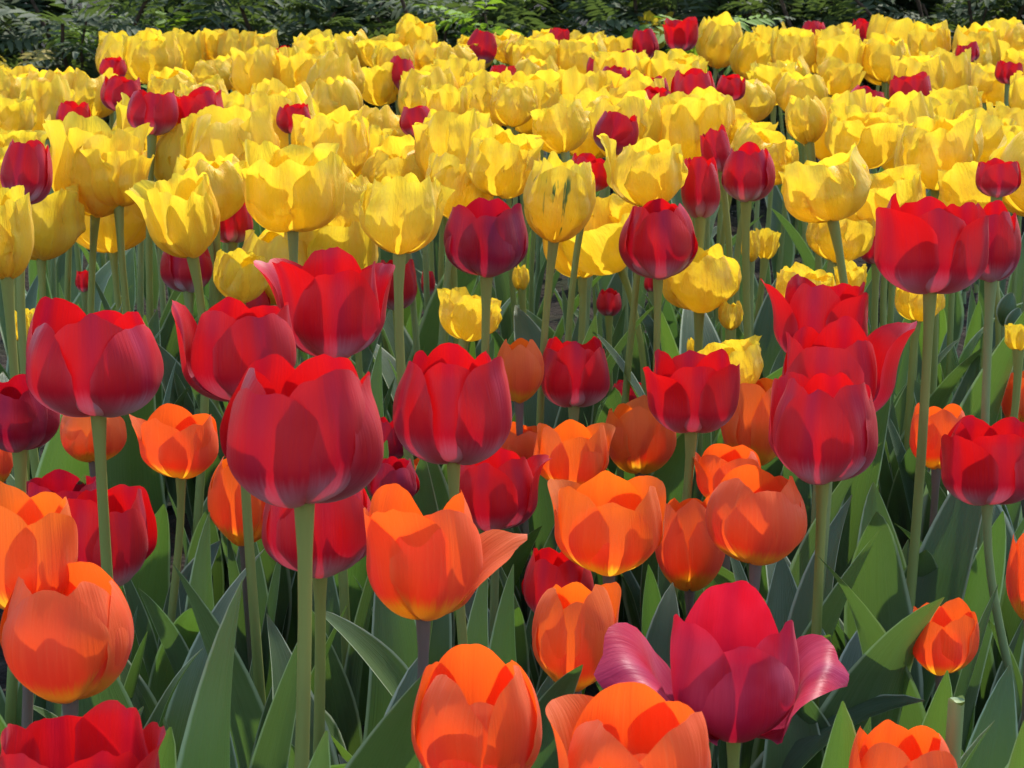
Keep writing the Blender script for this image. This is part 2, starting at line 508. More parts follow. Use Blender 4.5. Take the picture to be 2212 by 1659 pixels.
def make_leaf_mesh(i, rng, mat):
    """a unit long tulip leaf rising from the origin and bending towards -y"""
    nu, nv = 9, 22
    u = np.linspace(-1, 1, nu); v = np.linspace(0, 1, nv)
    U, V = np.meshgrid(u, v)
    bend0 = math.radians(rng.uniform(2, 9)); bend1 = math.radians([20, 34, 48, 22, 62, 36, 110, 20][i % 8] * rng.uniform(0.8, 1.2))
    th = bend0 + (bend1 - bend0) * v ** rng.uniform(1.6, 3.0)
    dv = 1 / (nv - 1)
    y = -np.concatenate([[0], np.cumsum(np.sin(th[:-1]) * dv)]); z = np.concatenate([[0], np.cumsum(np.cos(th[:-1]) * dv)])
    wmax = [0.090, 0.125, 0.105, 0.068, 0.118, 0.085, 0.13, 0.058][i % 8]
    peak = rng.uniform(0.28, 0.42)
    w = wmax * np.where(v < peak, 0.45 + 0.55 * np.sin(v / peak * math.pi / 2), np.clip(np.cos(np.clip((v - peak) / (1 - peak), 0, 1) * math.pi / 2), 0, 1) ** 0.78)
    w = np.maximum(w, 0.0015)
    fold = rng.uniform(0.35, 0.9) * (1 - 0.6 * V)
    tw = rng.uniform(-0.7, 0.7) * V ** 1.4
    lat = U * w[:, None] * np.cos(fold * np.abs(U) * 0.8)
    upn = np.abs(U) ** 1.4 * w[:, None] * np.sin(fold)
    upn = upn + 0.20 * w[:, None] * wob(rng, V, 0.8, 2.4) * U ** 2 * np.sign(U)
    side = 0.05 * wob(rng, V, 0.3, 0.8, 2) * V
    a = lat * np.cos(tw) - upn * np.sin(tw); b = lat * np.sin(tw) + upn * np.cos(tw)
    T = th[:, None]
    P = np.stack([a + side, y[:, None] + b * np.cos(T), z[:, None] + b * np.sin(T)], -1).reshape(-1, 3)
    uv = np.stack([(U + 1) / 2, V], -1).reshape(-1, 2)
    return mesh_from('leaf', P, grid_faces(nu, nv), mat, uv)


LEAVES = [make_leaf_mesh(i, np.random.default_rng(100 + i), M['leaf'] if i % 3 else M['leaf_fresh']) for i in range(24)]


LEAF_PICK = [i for i in range(24) if i % 8 != 6] * 3 + [14]


def add_leaf(parent, rng, length, az, var=None, width=1.0, z=0.0, tilt=0.0):
    me = LEAVES[int(rng.choice(LEAF_PICK)) if var is None else var]
    o = put('leaf', me, parent, (0.004 * math.sin(az), -0.004 * math.cos(az), z))
    o.rotation_euler = (tilt, 0, az)
    wd = width * rng.uniform(0.85, 1.2)
    o.scale = (length * wd, length * wd ** 0.3, length)
    return o


PLACED = []       # every tulip with its picture box, for labels and for filling the field


def tulip(kind, x, yt, yb, w, label=None, k=None, o=None, rot=None, seed=None, tilt=(0, 0), over=None, mat=None, smat=None,
          lean=None, leaves=None, leaf_len=None, stem_r=1.0, ref=None, group=None, name=None, adj=None, lazs=None, leaf_w=1.0):
    sd = seed if seed is not None else int(x * 7 + yt * 13 + w)
    rng = np.random.default_rng(sd)
    if k is None:
        if kind == 'yellow':
            k = (yt + 198) / 0.20 * rng.uniform(0.98, 1.03)
        elif kind == 'orange':
            k = w / 0.058
        else:
            k = w / 0.074
    if o is None:
        o = float({'yellow': rng.uniform(0.15, 0.75), 'orange': rng.uniform(0.15, 0.55), 'red': rng.uniform(0.1, 0.45)}[kind])
    if rot is None:
        rot = float(rng.uniform(0, 120))
    hpx = max(yb - yt, 0.92 * w)
    petals = bloom(kind, rng, w, o, rot, over, hpx / w)
    base = at(x, yt + hpx, k)
    e = -(base - CAMP) / np.linalg.norm(base - CAMP)          # towards the camera
    vup = UP - e * (UP @ e); vup /= np.linalg.norm(vup)
    allp = np.concatenate([p[0] for i, p in enumerate(petals) if not (over or {}).get(i, {}).get('free')])
    tx, ty = math.radians(tilt[0]), math.radians(tilt[1])     # tilt[0] leans to the right, tilt[1] towards the camera
    Rx = np.array([[math.cos(tx), 0, math.sin(tx)], [0, 1, 0], [-math.sin(tx), 0, math.cos(tx)]])
    Ry = np.array([[1, 0, 0], [0, math.cos(ty), -math.sin(ty)], [0, math.sin(ty), math.cos(ty)]])
    ROT = Rx @ Ry
    sx, sz = 1.0, 1.0
    for _ in range(6):
        q = (allp * [sx, sx, sz]) @ ROT.T
        xr = q @ RIGHT; ex = np.percentile(xr, 99.3) - np.percentile(xr, 0.7); ey = np.ptp(q @ vup)
        sx *= (w / k) / ex
        sz *= min(max((hpx / k) / ey, 0.5), 2.0)
        sz = min(max(sz, 0.55 * sx), 1.9 * sx)
    S = ROT @ np.diag([sx, sx, sz])
    q = allp @ S.T
    cx = (q @ RIGHT).max() + (q @ RIGHT).min()
    low = (q @ vup).min()
    base = base - RIGHT * cx * 0.5 - vup * low
    gx = base[0] + (lean if lean is not None else rng.uniform(-0.02, 0.02)) ; gy = base[1] + rng.uniform(-0.015, 0.02)
    ground = np.array([gx, gy, 0.0])
    root = empty(name or 'tulip', tuple(ground), None, 'tulip', group)
    bl = base - ground
    m = M[mat or kind]
    if w >= 60:
        be = empty('bloom', tuple(bl), parent=root)
        for i, (P, F, uv) in enumerate(petals):
            put('petal', mesh_from('petal', P @ S.T, F, M['yellow'] if mat == 'green_yellow' and i not in (0, 5) else m, uv), be)
    else:
        vs, fs, us, n = [], [], [], 0
        for P, F, uv in petals:
            vs.append(P @ S.T); fs.append(F + n); us.append(uv); n += len(P)
        put('bloom', mesh_from('bloom', np.concatenate(vs), np.concatenate(fs), m, np.concatenate(us)), root, tuple(bl))
    # stem
    t = np.linspace(0, 1, 14)[:, None]
    axis = ROT @ np.array([0, 0, 1.0])
    top = bl + axis * 0.004
    hgt = max(bl[2], 0.02)
    p1 = np.array([0, 0, hgt * 0.4]) + np.array([rng.uniform(-0.016, 0.016), 0, 0]); p2 = top - axis * hgt * 0.35
    path = (1 - t) ** 3 * np.zeros(3) + 3 * (1 - t) ** 2 * t * p1 + 3 * (1 - t) * t * t * p2 + t ** 3 * top
    path[0, 2] = -0.01
    sr = stem_r * (0.0030 if kind == 'orange' else 0.0034) * rng.uniform(0.92, 1.08)
    P, F, uv = tube(path, np.concatenate([np.linspace(sr * 1.2, sr * 0.95, 12), [sr * 1.02, sr * 1.5]]), 9 if w > 70 else 6)
    sm = smat or ('stem_brown' if kind == 'orange' and rng.uniform() < 0.75 else 'stem_pale' if rng.uniform() < 0.3 else 'stem')
    put('stem', mesh_from('stem', P, F, M[sm], uv), root)
    # leaves
    nl = leaves if leaves is not None else (3 if k > 2300 else 4 if k > 1850 else 2 if k > 1700 else 1)
    a0 = rng.uniform(0, 6.28)
    for j in range(nl):
        if k > 3900: leaf_len = leaf_len or rng.uniform(0.17, 0.23)
        ll = (leaf_len or (0.84 if kind == 'yellow' else 1.0) * min(max(hgt * rng.uniform(0.55, 0.88), 0.18), 0.33)) * (1.0 if j < 2 else 0.85)
        az = a0 + j * 2.2 + rng.uniform(-0.4, 0.4) if lazs is None else lazs[j % len(lazs)]
        add_leaf(root, rng, ll, az, width=leaf_w, z=rng.uniform(0, 0.02), tilt=rng.uniform(-0.05, 0.05))
    PLACED.append(dict(root=root, kind=kind, x=x, yt=yt, yb=yt + hpx, w=w, k=k, label=label, ref=ref, o=o, adj=adj, ground=ground))
    return root


# ------------------------------------------------------------------ the tulips one by one: kind, x, top, bottom, width, label
GR = 'tall red tulips among the orange ones'
GO = 'orange tulips along the front of the bed'
GY = 'ruffled yellow tulips of the main field'
GF = 'red tulips scattered through the yellow field'
GS = 'small tulips half hidden below the yellow heads'

T = [
 # ---- big red ones
 ('red', 655, 760, 1098, 345, 'largest red tulip, broad closed cup on a thick pale green stem', dict(k=4600, o=.30, rot=-24, seed=3, stem_r=1.0, smat='stem', leaves=3, lean=-.004, ref='the largest red tulip', over={0: dict(w=1.12, tip=-18, notch=.03), 1: dict(L=.97, w=1.0), 4: dict(L=1.05), 3: dict(L=1.02)})),
 ('red', 207, 640, 880, 285, 'wide red tulip at the left, whitish base, an orange flower under it', dict(k=3500, leaf_len=.22, o=.36, rot=62, seed=11, mat='white_red', leaves=3, lean=.0, smat='stem', ref='the wide red tulip at the left', over={4: dict(L=1.05), 3: dict(w=1.0)})),
 ('red', 510, 640, 868, 255, 'violet-sheened red tulip tucked behind the largest red one, its left petal standing apart', dict(k=3400, o=.35, rot=26, seed=5, over={2: dict(tip=14, w=.85)}, leaves=3, lean=.01)),
 ('red', 978, 738, 1005, 250, 'tall red tulip above the orange one with the fallen petal, white streak at its base', dict(k=3450, o=.22, rot=58, seed=8, leaves=3, lean=.008, ref='the tall red tulip in the middle', over={0: dict(w=1.1)})),
 ('red', 700, 530, 735, 272, 'open bright red tulip with a petal flopping out to the left, under the yellow field', dict(k=3230, o=.62, rot=8, seed=21, ref='the open bright red tulip', over={2: dict(tip=58, L=1.04, w=.9), 1: dict(tip=22), 5: dict(tip=24)}, leaves=3, lean=.0)),
 ('red', 1050, 425, 600, 178, 'dark red cup in front of the green-streaked yellow tulip', dict(k=2720, o=.30, rot=2, seed=31, mat='dark_red', lean=-.003, ref='the dark red cup among yellow heads')),
 ('red', 1420, 428, 605, 165, 'red cup standing against the yellow tulips, a yellow bloom low behind its right side', dict(k=2580, o=.12, rot=6, seed=33, lean=.004, ref='the red cup against the yellow tulips')),
 ('red', 2005, 415, 630, 240, 'big red tulip at the far right with an inner petal curled like a horn', dict(k=3000, o=.42, rot=62, seed=43, lean=-.014, smat='stem', over={3: dict(tip=-4, L=1.0, w=.8), 2: dict(tip=10, w=1.1), 0: dict(tip=-4, w=1.05), 4: dict(L=1.08, w=.7)}, leaves=3, ref='the big red pair at the right')),
 ('red', 2140, 432, 610, 118, 'red tulip pressed behind the right side of the horned red one', dict(k=2850, o=.22, rot=-20, seed=42, lean=.008)),
 ('red', 1755, 590, 725, 215, 'red tulip topmost of the leaning red trio, left petals spread apart', dict(k=2950, o=.50, rot=35, seed=51, over={2: dict(tip=34, L=1.1), 0: dict(tip=6)}, leaves=3)),
 ('red', 1830, 680, 905, 262, 'middle tulip of the leaning red trio with a long right petal thrown open', dict(k=3250, o=.45, rot=-22, seed=52, over={1: dict(tip=36, L=1.14), 0: dict(w=.95)}, leaves=3, lean=-.02)),
 ('red', 1778, 800, 1048, 230, 'lowest of the leaning red trio, a glossy oval front petal facing out', dict(k=3500, o=.22, rot=-16, seed=53, lean=.003, leaves=3, over={0: dict(w=.92), 2: dict(tip=2, L=1.05)}, ref='the lowest of the red trio')),
 ('red', 1490, 752, 930, 200, 'half-open red tulip over two orange blooms, its right petal pointing outwards', dict(k=2930, o=.48, rot=62, seed=61, leaves=3, over={1: dict(tip=16), 0: dict(w=1.05), 2: dict(tip=18)})),
 ('red', 2135, 895, 1085, 215, 'red tulip on a curving pale stem at the right side, whitish wedge at its base', dict(k=3070, o=.42, rot=70, seed=63, mat='white_red', smat='stem_pale', lean=.045, leaves=3, over={2: dict(tip=12)})),
 ('red', 1240, 726, 880, 147, 'small squarish red tulip touching an orange one beside it', dict(k=2620, o=.32, rot=64, seed=71, mat='white_red')),
 ('red', 855, 560, 672, 92, 'red tulip half hidden behind a green stem, right of the open bright red one', dict(k=2150, o=.25, rot=10)),
 ('red', 1315, 622, 683, 52, 'tiny squarish red tulip low among bare stems', dict(k=2050, o=.25, rot=60)),
 ('red', 40, 807, 978, 178, 'dark red tulip cut by the left side of the picture, rounded front petal', dict(k=3300, o=.2, rot=-8, seed=81, mat='dark_red', leaves=3)),
 ('red', 145, 1012, 1150, 175, 'crumpled purple-red tulip behind the brighter red one at the left', dict(k=3050, o=.42, rot=15, seed=82, mat='dark_red', leaves=3)),
 ('red', 235, 1045, 1270, 198, 'red tulip with a violet right side, beside the open pale orange one', dict(k=3300, o=.35, rot=40, seed=83, leaves=3)),
 ('red', 690, 1010, 1250, 240, 'red tulip hanging directly under the largest red bloom, behind its stem', dict(k=3700, o=.25, rot=8, seed=84, leaves=3, smat='stem', lean=-.003)),
 ('red', 1085, 965, 1150, 192, 'red tulip with a curled right petal, behind the stem of the tall red one', dict(k=2950, o=.35, rot=-12, seed=85, over={1: dict(tip=26, flare=.08)}, leaves=3)),
 ('red', 850, 985, 1095, 112, 'deep red tulip squeezed between the largest red bloom and an orange petal', dict(k=3000, o=.2, rot=20, seed=86, mat='dark_red')),
 ('red', 842, 900, 1000, 75, 'sliver of a dark red tulip between the two biggest red blooms', dict(k=2600, o=.2, rot=40, mat='dark_red')),
 ('red', 1205, 1182, 1345, 150, 'crimson tulip peeping out behind a tall closed orange one', dict(k=3250, o=.2, rot=-30, seed=87, leaves=3)),
 ('pink', 1583, 1255, 1605, 272, 'wide open crimson-pink tulip with two petals spread like wings', dict(k=4000, o=.18, rot=2, seed=91, ref='the winged crimson tulip', leaves=3, lean=.0,
    over={0: dict(w=1.05, L=.76, tip=-24, point=.02), 1: dict(free=1, daz=-34, mid=10, tip=108, tb=.56, thb=88, L=.64, w=1.0, cup=2.2, flare=.05, twist=.7, fall=.6, point=.2), 2: dict(free=1, daz=34, mid=12, tip=108, tb=.54, thb=88, L=.80, w=1.0, cup=2.2, flare=.05, twist=-.7, fall=.6, point=.2), 3: dict(tip=-12, w=.95, L=.86), 4: dict(L=1.10, tip=-34, w=.95, fall=.5), 5: dict(tip=-12, w=.95, L=.90)})),
 ('red', 185, 1515, 1800, 345, 'nearest red tulip at the bottom left corner, seen from above into its cup', dict(k=4900, o=.50, rot=-30, seed=95, leaves=2, over={1: dict(tip=8)})),
 ('red', 1355, 820, 905, 78, 'dark red tulip peering over a tall orange one', dict(k=2250, o=.3, rot=20, mat='dark_red')),
 ('red', 405, 515, 632, 112, 'red tulip with a white notch at its base, under the torn open yellow one', dict(k=2300, o=.1, rot=40, mat='white_red', seed=12)),
 ('red', 500, 425, 525, 92, 'red tulip with a pale base squeezed between two big yellow stems', dict(k=2250, o=.2, rot=60, mat='white_red')),
 ('red', 182, 583, 632, 36, 'tiny pinkish red tulip behind thin stems at the left', dict(k=1900, o=.3, rot=0)),
 ('red', 1890, 505, 572, 66, 'small red tulip mostly behind the horned red bloom', dict(k=2100, o=.2, rot=30)),
 ('red', 545, 618, 665, 75, 'dark red tulip hidden under a small yellow cup', dict(k=2350, o=.3, rot=30)),
 ('red', 925, 578, 640, 30, 'thin red bud-like tulip between green stems', dict(k=1900, o=.1, rot=30)),
 ('red', 1408, 590, 632, 34, 'little red tulip under the red cup against the yellow tulips', dict(k=1900, o=.1, rot=30)),
 # ---- orange
 ('orange', 378, 870, 1035, 178, 'small open orange tulip, pointed left petal and yellow base, on a thin brownish stem', dict(k=2900, o=.5, rot=28, seed=101, leaves=3, lean=-.012, over={2: dict(tip=30, point=.1, w=.8), 4: dict(L=1.08)})),
 ('orange', 205, 870, 952, 140, 'orange tulip showing only its yellow-based lower half under the wide red one', dict(k=2750, o=.3, rot=60, seed=102, mat='light_orange')),
 ('orange', 528, 968, 1180, 150, 'closed orange tulip partly behind the left side of the largest red one', dict(k=2800, o=.12, rot=-10, seed=103, mat='light_orange', lean=.003, smat='stem_brown')),
 ('orange', 1122, 730, 872, 104, 'small egg-shaped orange tulip between the tall red one and the squarish red one', dict(k=2680, o=.12, rot=2, seed=104, mat='light_orange', ref='the egg-shaped orange tulip')),
 ('orange', 1122, 910, 1010, 112, 'orange tulip with rolled petals, overlapped by the red curled one', dict(k=2650, o=.4, rot=20, seed=105)),
 ('orange', 1240, 905, 1062, 165, 'open light orange tulip with a rounded front petal and frayed right side', dict(k=2800, o=.45, rot=2, seed=106, mat='light_orange', over={1: dict(tip=24)})),
 ('orange', 1382, 850, 1025, 150, 'tall tapering orange tulip with a pink left side, under the half-open red one', dict(k=2600, o=.3, rot=50, seed=107, mat='light_orange', over={1: dict(tip=24)})),
 ('orange', 1630, 800, 1008, 150, 'deep orange tulip in the shade behind the red trio', dict(k=2700, o=.3, rot=30, seed=108, mat='light_orange')),
 ('orange', 1560, 958, 1085, 150, 'orange tulip with a pointed left petal rising behind the round dark orange one', dict(k=2900, o=.5, rot=20, seed=109, over={2: dict(tip=26, point=.1)})),
 ('orange', 1632, 1003, 1222, 212, 'round deep orange tulip with a dusky oval shade on its front petal', dict(k=3550, o=.2, rot=8, seed=110, leaves=3, over={0: dict(w=1.05)}, ref='the round deep orange tulip')),
 ('orange', 1310, 1015, 1245, 240, 'large orange tulip with a left petal pulled away and a creased heart-shaped top', dict(k=3350, o=.45, rot=6, seed=111, mat='light_orange', leaves=3, over={2: dict(tip=22), 1: dict(tip=12)})),
 ('orange', 1490, 1065, 1278, 152, 'slim orange tulip wedged between two larger orange ones, yellow at its base', dict(k=3050, o=.2, rot=56, seed=112, leaves=3)),
 ('orange', 917, 1045, 1342, 246, 'orange tulip with one petal fallen open to the right on a purple-brown stem', dict(k=4000, o=.40, rot=50, seed=113, leaves=3, lean=-.012, smat='stem_brown', ref='the orange tulip with the fallen petal', over={1: dict(free=1, daz=-66, mid=30, tip=74, thb=82, tb=.42, L=.82, w=.72, cup=1.4, twist=.5, fall=.6, point=.15), 5: dict(daz=-8, tip=18, w=.95), 0: dict(daz=-16, L=1.05, w=1.15), 4: dict(L=1.05), 2: dict(tip=12)})),
 ('orange', 1245, 1258, 1495, 185, 'closed orange tulip with pale pinkish shading left of the winged crimson one', dict(k=3600, o=.12, rot=-4, seed=114, mat='light_orange', leaves=3, over={1: dict(tip=14)})),
 ('orange', 1030, 1395, 1735, 275, 'bright orange tulip at the bottom centre, back petals standing above a wide front petal', dict(k=4600, o=.25, rot=4, seed=115, leaves=2, over={0: dict(L=.86, w=1.05), 4: dict(L=1.06)})),
 ('orange', 1357, 1475, 1800, 335, 'bottom orange tulip before the winged crimson one, a pale salmon petal flared to its left', dict(k=5000, o=.36, rot=8, seed=116, leaves=2, over={0: dict(L=.80, w=1.0), 2: dict(tip=26), 4: dict(L=1.04)})),
 ('orange', 2035, 1290, 1460, 142, 'lone small orange tulip above bare dark soil', dict(k=3500, o=.62, rot=-35, seed=117, leaves=1, leaf_len=.15, lean=-.004, smat='stem_brown')),
 ('orange', 2025, 870, 1015, 122, 'orange tulip crossed by a tall green stem at the right', dict(k=2850, o=.35, rot=60, seed=118, smat='stem_brown')),
 ('orange', 147, 1215, 1520, 275, 'plump orange tulip at the left with a rosy flame down its front petal', dict(k=4250, o=.22, rot=-14, seed=119, leaves=3, ref='the plump orange tulip', over={0: dict(w=1.1)})),
 ('orange', 60, 1035, 1330, 225, 'open pale orange tulip above the plump one, petals splayed at the left border', dict(k=4150, o=.62, rot=40, seed=120, mat='light_orange', leaves=3)),
 ('orange', 2, 935, 1045, 56, 'sliver of an orange tulip at the left border under the dark red one', dict(k=2800, o=.3, rot=40)),
 ('orange', 2206, 800, 925, 85, 'orange tulip with a pointed petal at the right border under the yellow field', dict(k=2500, o=.5, rot=30)),
 ('orange', 2225, 1140, 1345, 105, 'large orange tulip mostly cut off by the right border', dict(k=3500, o=.2, rot=30)),
 ('orange', 1945, 1560, 1830, 228, 'orange tulip rising into the lower right corner, petals folded over each other', dict(k=4400, o=.3, rot=22, seed=124, leaves=2)),
 ('orange', 890, 985, 1080, 70, 'piece of an orange petal showing between two dark red blooms', dict(k=2700, o=.3, rot=20, mat='light_orange')),
 # ---- small yellow ones and buds below the canopy
 ('yellow', 50, 665, 738, 58, 'small yellow tulip behind a stem at the left border', dict(k=2500, o=.5, g=GS)),
 ('yellow', 525, 535, 655, 116, 'cup-shaped yellow tulip crossed by a green stem above the violet-sheened red one', dict(k=2500, o=.3, rot=20, g=GS)),
 ('yellow', 1015, 618, 718, 130, 'little open yellow tulip with separate petals among the stems', dict(k=2500, o=.85, rot=20, g=GS, ref='the little open yellow tulip')),
 ('yellow', 1125, 568, 630, 36, 'narrow yellow bud right of the dark red cup', dict(k=1900, o=.0, g=GS)),
 ('yellow', 1513, 525, 672, 165, 'yellow tulip low behind the red cup, seen from its curved underside', dict(k=2420, o=.35, rot=10, g=GS)),
 ('yellow', 1578, 646, 714, 52, 'pale yellow closed bud under the low yellow tulip', dict(k=2450, o=.0, rot=0, g=GS)),
 ('yellow', 1572, 722, 810, 145, 'frilly yellow tulip directly above the orange one in the shade', dict(k=2600, o=.55, rot=30, g=GS)),
 ('yellow', 1500, 728, 780, 34, 'tiny greenish yellow bud left of the frilly low yellow tulip', dict(k=2250, o=.0, g=GS)),
 ('yellow', 1738, 565, 650, 125, 'yellow tulip peeping over the topmost of the red trio', dict(k=2450, o=.45, g=GS)),
 ('yellow', 1835, 560, 640, 68, 'jagged yellow petals behind the right edge of the red trio', dict(k=2400, o=.7, g=GS)),
 ('yellow', 1985, 598, 675, 105, 'yellow tulip showing under the horned red bloom', dict(k=2400, o=.4, g=GS)),
 ('yellow', 2198, 698, 758, 56, 'small yellow tulip on a thin stem at the right border', dict(k=2600, o=.6, g=GS)),
 ('yellow', 722, 720, 762, 76, 'yellow petals low behind the stem of the open red tulip', dict(k=2500, o=.6, g=GS)),
 ('yellow', 1620, 490, 568, 42, 'yellow tulip seen as strips between three green stems', dict(k=1950, o=.5, g=GS)),
 ('yellow', 1658, 492, 562, 50, 'small open yellow tulip right of the strip-like one between stems', dict(k=1900, o=.7, g=GS)),
 # ---- big yellow ones at the front of the field
 ('yellow', 212, 240, 470, 205, 'big flared yellow tulip on a grey-green stem, third row of heads from the left border', dict(o=.62, rot=32, seed=201, ref='the big flared yellow tulip', over={1: dict(tip=24), 2: dict(tip=26)})),
 ('yellow', 235, 372, 538, 190, 'yellow tulip directly under the big flared one, cupped and orange-tinted', dict(k=2200, o=.3, rot=10, seed=202)),
 ('yellow', 378, 360, 558, 178, 'torn open yellow tulip with two petals hanging to the left and a deep gold inside', dict(k=2900, o=.55, rot=25, seed=203, tilt=(-10, 8), over={2: dict(tip=55, w=1.1), 0: dict(tip=36)}, ref='the torn open yellow tulip')),
 ('yellow', 500, 224, 426, 205, 'tall broad yellow tulip between the torn open one and the pale rounded one', dict(o=.4, rot=8, seed=204, ref='the tall broad yellow tulip')),
 ('yellow', 630, 303, 497, 217, 'rounded pale yellow tulip above the open red one, petals spread like hands', dict(o=.55, rot=60, seed=205, ref='the rounded pale yellow tulip')),
 ('yellow', 880, 370, 550, 180, 'creamy yellow tulip with one broad shining front petal above the stems', dict(o=.35, rot=2, seed=206, ref='the creamy yellow tulip', over={0: dict(w=.9), 1: dict(tip=26)})),
 ('yellow', 1208, 325, 525, 150, 'green-streaked yellow tulip right of the dark red cup', dict(o=.3, rot=2, seed=207, mat='green_yellow', k=2900, ref='the green-streaked yellow tulip')),
 ('yellow', 1385, 288, 450, 172, 'smooth yellow tulip right above the red cup, a thin petal sticking out to its left', dict(o=.3, rot=20, seed=208, over={2: dict(tip=34, w=.5)}, ref='the yellow tulip over the red cup')),
 ('yellow', 1255, 405, 602, 165, 'half-open yellow tulip hanging low under the green-streaked one', dict(k=2500, o=.55, rot=30, seed=209)),
 ('yellow', 1780, 309, 478, 188, 'yellow tulip tilted to one side with a glossy slanting petal', dict(o=.35, rot=24, seed=210, tilt=(-14, 0), ref='the tilted yellow tulip')),
 ('yellow', 2025, 243, 412, 180, 'large crisp yellow tulip directly above the horned red bloom', dict(o=.45, rot=4, seed=211, ref='the large crisp yellow tulip')),
 ('yellow', 1815, 440, 550, 140, 'yellow tulip slung under the tilted one, bottom petals drooping', dict(k=2600, o=.5, rot=10, seed=212, tilt=(12, 0))),
 ('yellow', 1090, 265, 430, 155, 'veined yellow tulip with loosely wrapped petals beside the green-streaked one', dict(o=.35, rot=40, seed=213, ref='the veined yellow tulip')),
 ('yellow', 1553, 26, 149, 100, 'tall smooth golden tulip standing clear above the yellow field', dict(o=.05, rot=5, seed=214, ref='the tall smooth golden tulip')),
 ('yellow', 900, 30, 125, 88, 'tall yellow tulip standing up against the dark shrubs', dict(o=.45, rot=30, seed=215, ref='the tall yellow tulip by the shrubs')),
 ('yellow', 325, 66, 184, 115, 'fringed yellow tulip at the left end of the upper rows, against the shrubs', dict(o=.35, rot=20, seed=216, ref='the fringed yellow tulip by the shrubs')),
 ('yellow', 1110, 180, 275, 98, 'pale folded yellow tulip lit almost cream in the middle of the field', dict(o=.2, rot=10, seed=217, ref='the cream folded tulip')),
 ('yellow', 1740, 205, 312, 85, 'smooth pale yellow tulip with a heart-shaped top in the right half', dict(o=.1, rot=60, seed=218, ref='the heart-topped pale tulip')),
 ('yellow', 965, 180, 297, 105, 'open yellow tulip with narrow pointed petals in mid field', dict(o=.75, rot=12, seed=219, ref='the narrow-petalled yellow tulip')),
 ('yellow', 1215, 215, 332, 125, 'yellow tulip with a petal spread out flat to the right in mid field', dict(o=.5, rot=15, seed=220, over={1: dict(tip=62)}, ref='the yellow tulip with the flat petal')),
 ('yellow', 1265, 145, 302, 122, 'tall straight-sided yellow tulip beside the red group of the upper rows', dict(o=.45, rot=40, seed=221, ref='the tall straight-sided yellow tulip')),
 ('yellow', 15, 400, 605, 120, 'ragged yellow tulip at the left border above the bare stems', dict(o=.5, seed=222, ref='the ragged tulip at the left border')),
 # ---- red ones within the yellow
 ('red', 262, 162, 238, 88, 'first of three red tulips in a row on the left of the yellow field', dict(f=1, o=.3, ref='the red threesome')),
 ('red', 332, 194, 278, 108, 'middle and lowest of three red tulips in a row left in the yellow field', dict(f=1, o=.3)),
 ('red', 430, 186, 268, 106, 'last of three red tulips in a row on the left of the yellow field', dict(f=1, o=.45)),
 ('red', 245, 122, 160, 42, 'small red tulip against the shrubs left of the fringed yellow one', dict(f=1)),
 ('red', 160, 218, 292, 44, 'half of a red tulip between yellow heads at the left', dict(f=1)),
 ('red', 58, 300, 442, 108, 'red tulip between ragged yellow heads at the left border', dict(f=1, k=2650, o=.2, seed=4, ref='the red tulip at the left border')),
 ('red', 606, 98, 124, 42, 'red rim showing over yellow heads, under the shrubs left of the middle', dict(f=1)),
 ('red', 865, 120, 202, 62, 'red tulip right under the tall yellow one against the shrubs', dict(f=1, o=.1)),
 ('red', 1040, 63, 143, 66, 'lone egg-shaped red tulip standing before the shrubs', dict(f=1, o=.02, rot=10, ref='the lone egg-shaped red tulip')),
 ('red', 985, 130, 170, 46, 'red tulip just below the lone egg-shaped one', dict(f=1)),
 ('red', 1085, 140, 175, 48, 'red rims among yellow heads right of the lone egg-shaped one', dict(f=1)),
 ('red', 1207, 60, 98, 46, 'red tulip glimpsed in the last row halfway along the shrubs', dict(f=1)),
 ('red', 1300, 120, 176, 66, 'left tulip of the crowded red group in the upper rows', dict(f=1, o=.3, ref='the crowded red group')),
 ('red', 1352, 105, 178, 60, 'middle tulip of the crowded red group in the upper rows', dict(f=1, o=.3)),
 ('red', 1332, 140, 215, 74, 'lowest tulip of the crowded red group in the upper rows', dict(f=1, o=.1)),
 ('red', 1392, 63, 134, 60, 'closed red tulip on a bare stem above the crowded red group', dict(f=1, o=.1)),
 ('red', 1468, 37, 112, 74, 'wide open red tulip beside the tall smooth golden one', dict(f=1, o=.8, over={2: dict(tip=55)})),
 ('red', 1412, 160, 205, 62, 'upper of two red tulips piled left of a broad red cup', dict(f=1)),
 ('red', 1418, 185, 232, 68, 'lower of two red tulips piled left of a broad red cup', dict(f=1)),
 ('red', 1497, 147, 242, 96, 'broad red cup under the tall smooth golden tulip', dict(f=1, o=.25, ref='the broad red cup')),
 ('red', 1330, 240, 335, 96, 'red tulip leaning out behind yellow petals in mid field', dict(f=1, o=.2, tilt=(14, 0))),
 ('red', 1578, 160, 212, 44, 'narrow red tulip behind the stem of the tall smooth golden one', dict(f=1)),
 ('red', 1757, 45, 82, 54, 'red tulip at the shrubs, left one of two in the last row', dict(f=1, ref='the last-row red tulips')),
 ('red', 1862, 40, 95, 46, 'ragged red tulip at the shrubs, right one of two in the last row', dict(f=1, o=.5)),
 ('red', 2090, 90, 130, 46, 'red tulip behind a pale yellow one near the upper right corner', dict(f=1)),
 ('red', 2178, 130, 165, 52, 'red fringe of a tulip at the right border of the yellow field', dict(f=1)),
 ('red', 1870, 183, 232, 78, 'rounded red tulip of the pair in the right half of the field', dict(f=1, o=.2, ref='the red pair in the right half')),
 ('red', 1965, 155, 235, 90, 'open red tulip of the pair in the right half of the field', dict(f=1, o=.55)),
 ('red', 1545, 268, 375, 66, 'red tulip behind the two red cups on bare stems', dict(f=1, k=2300)),
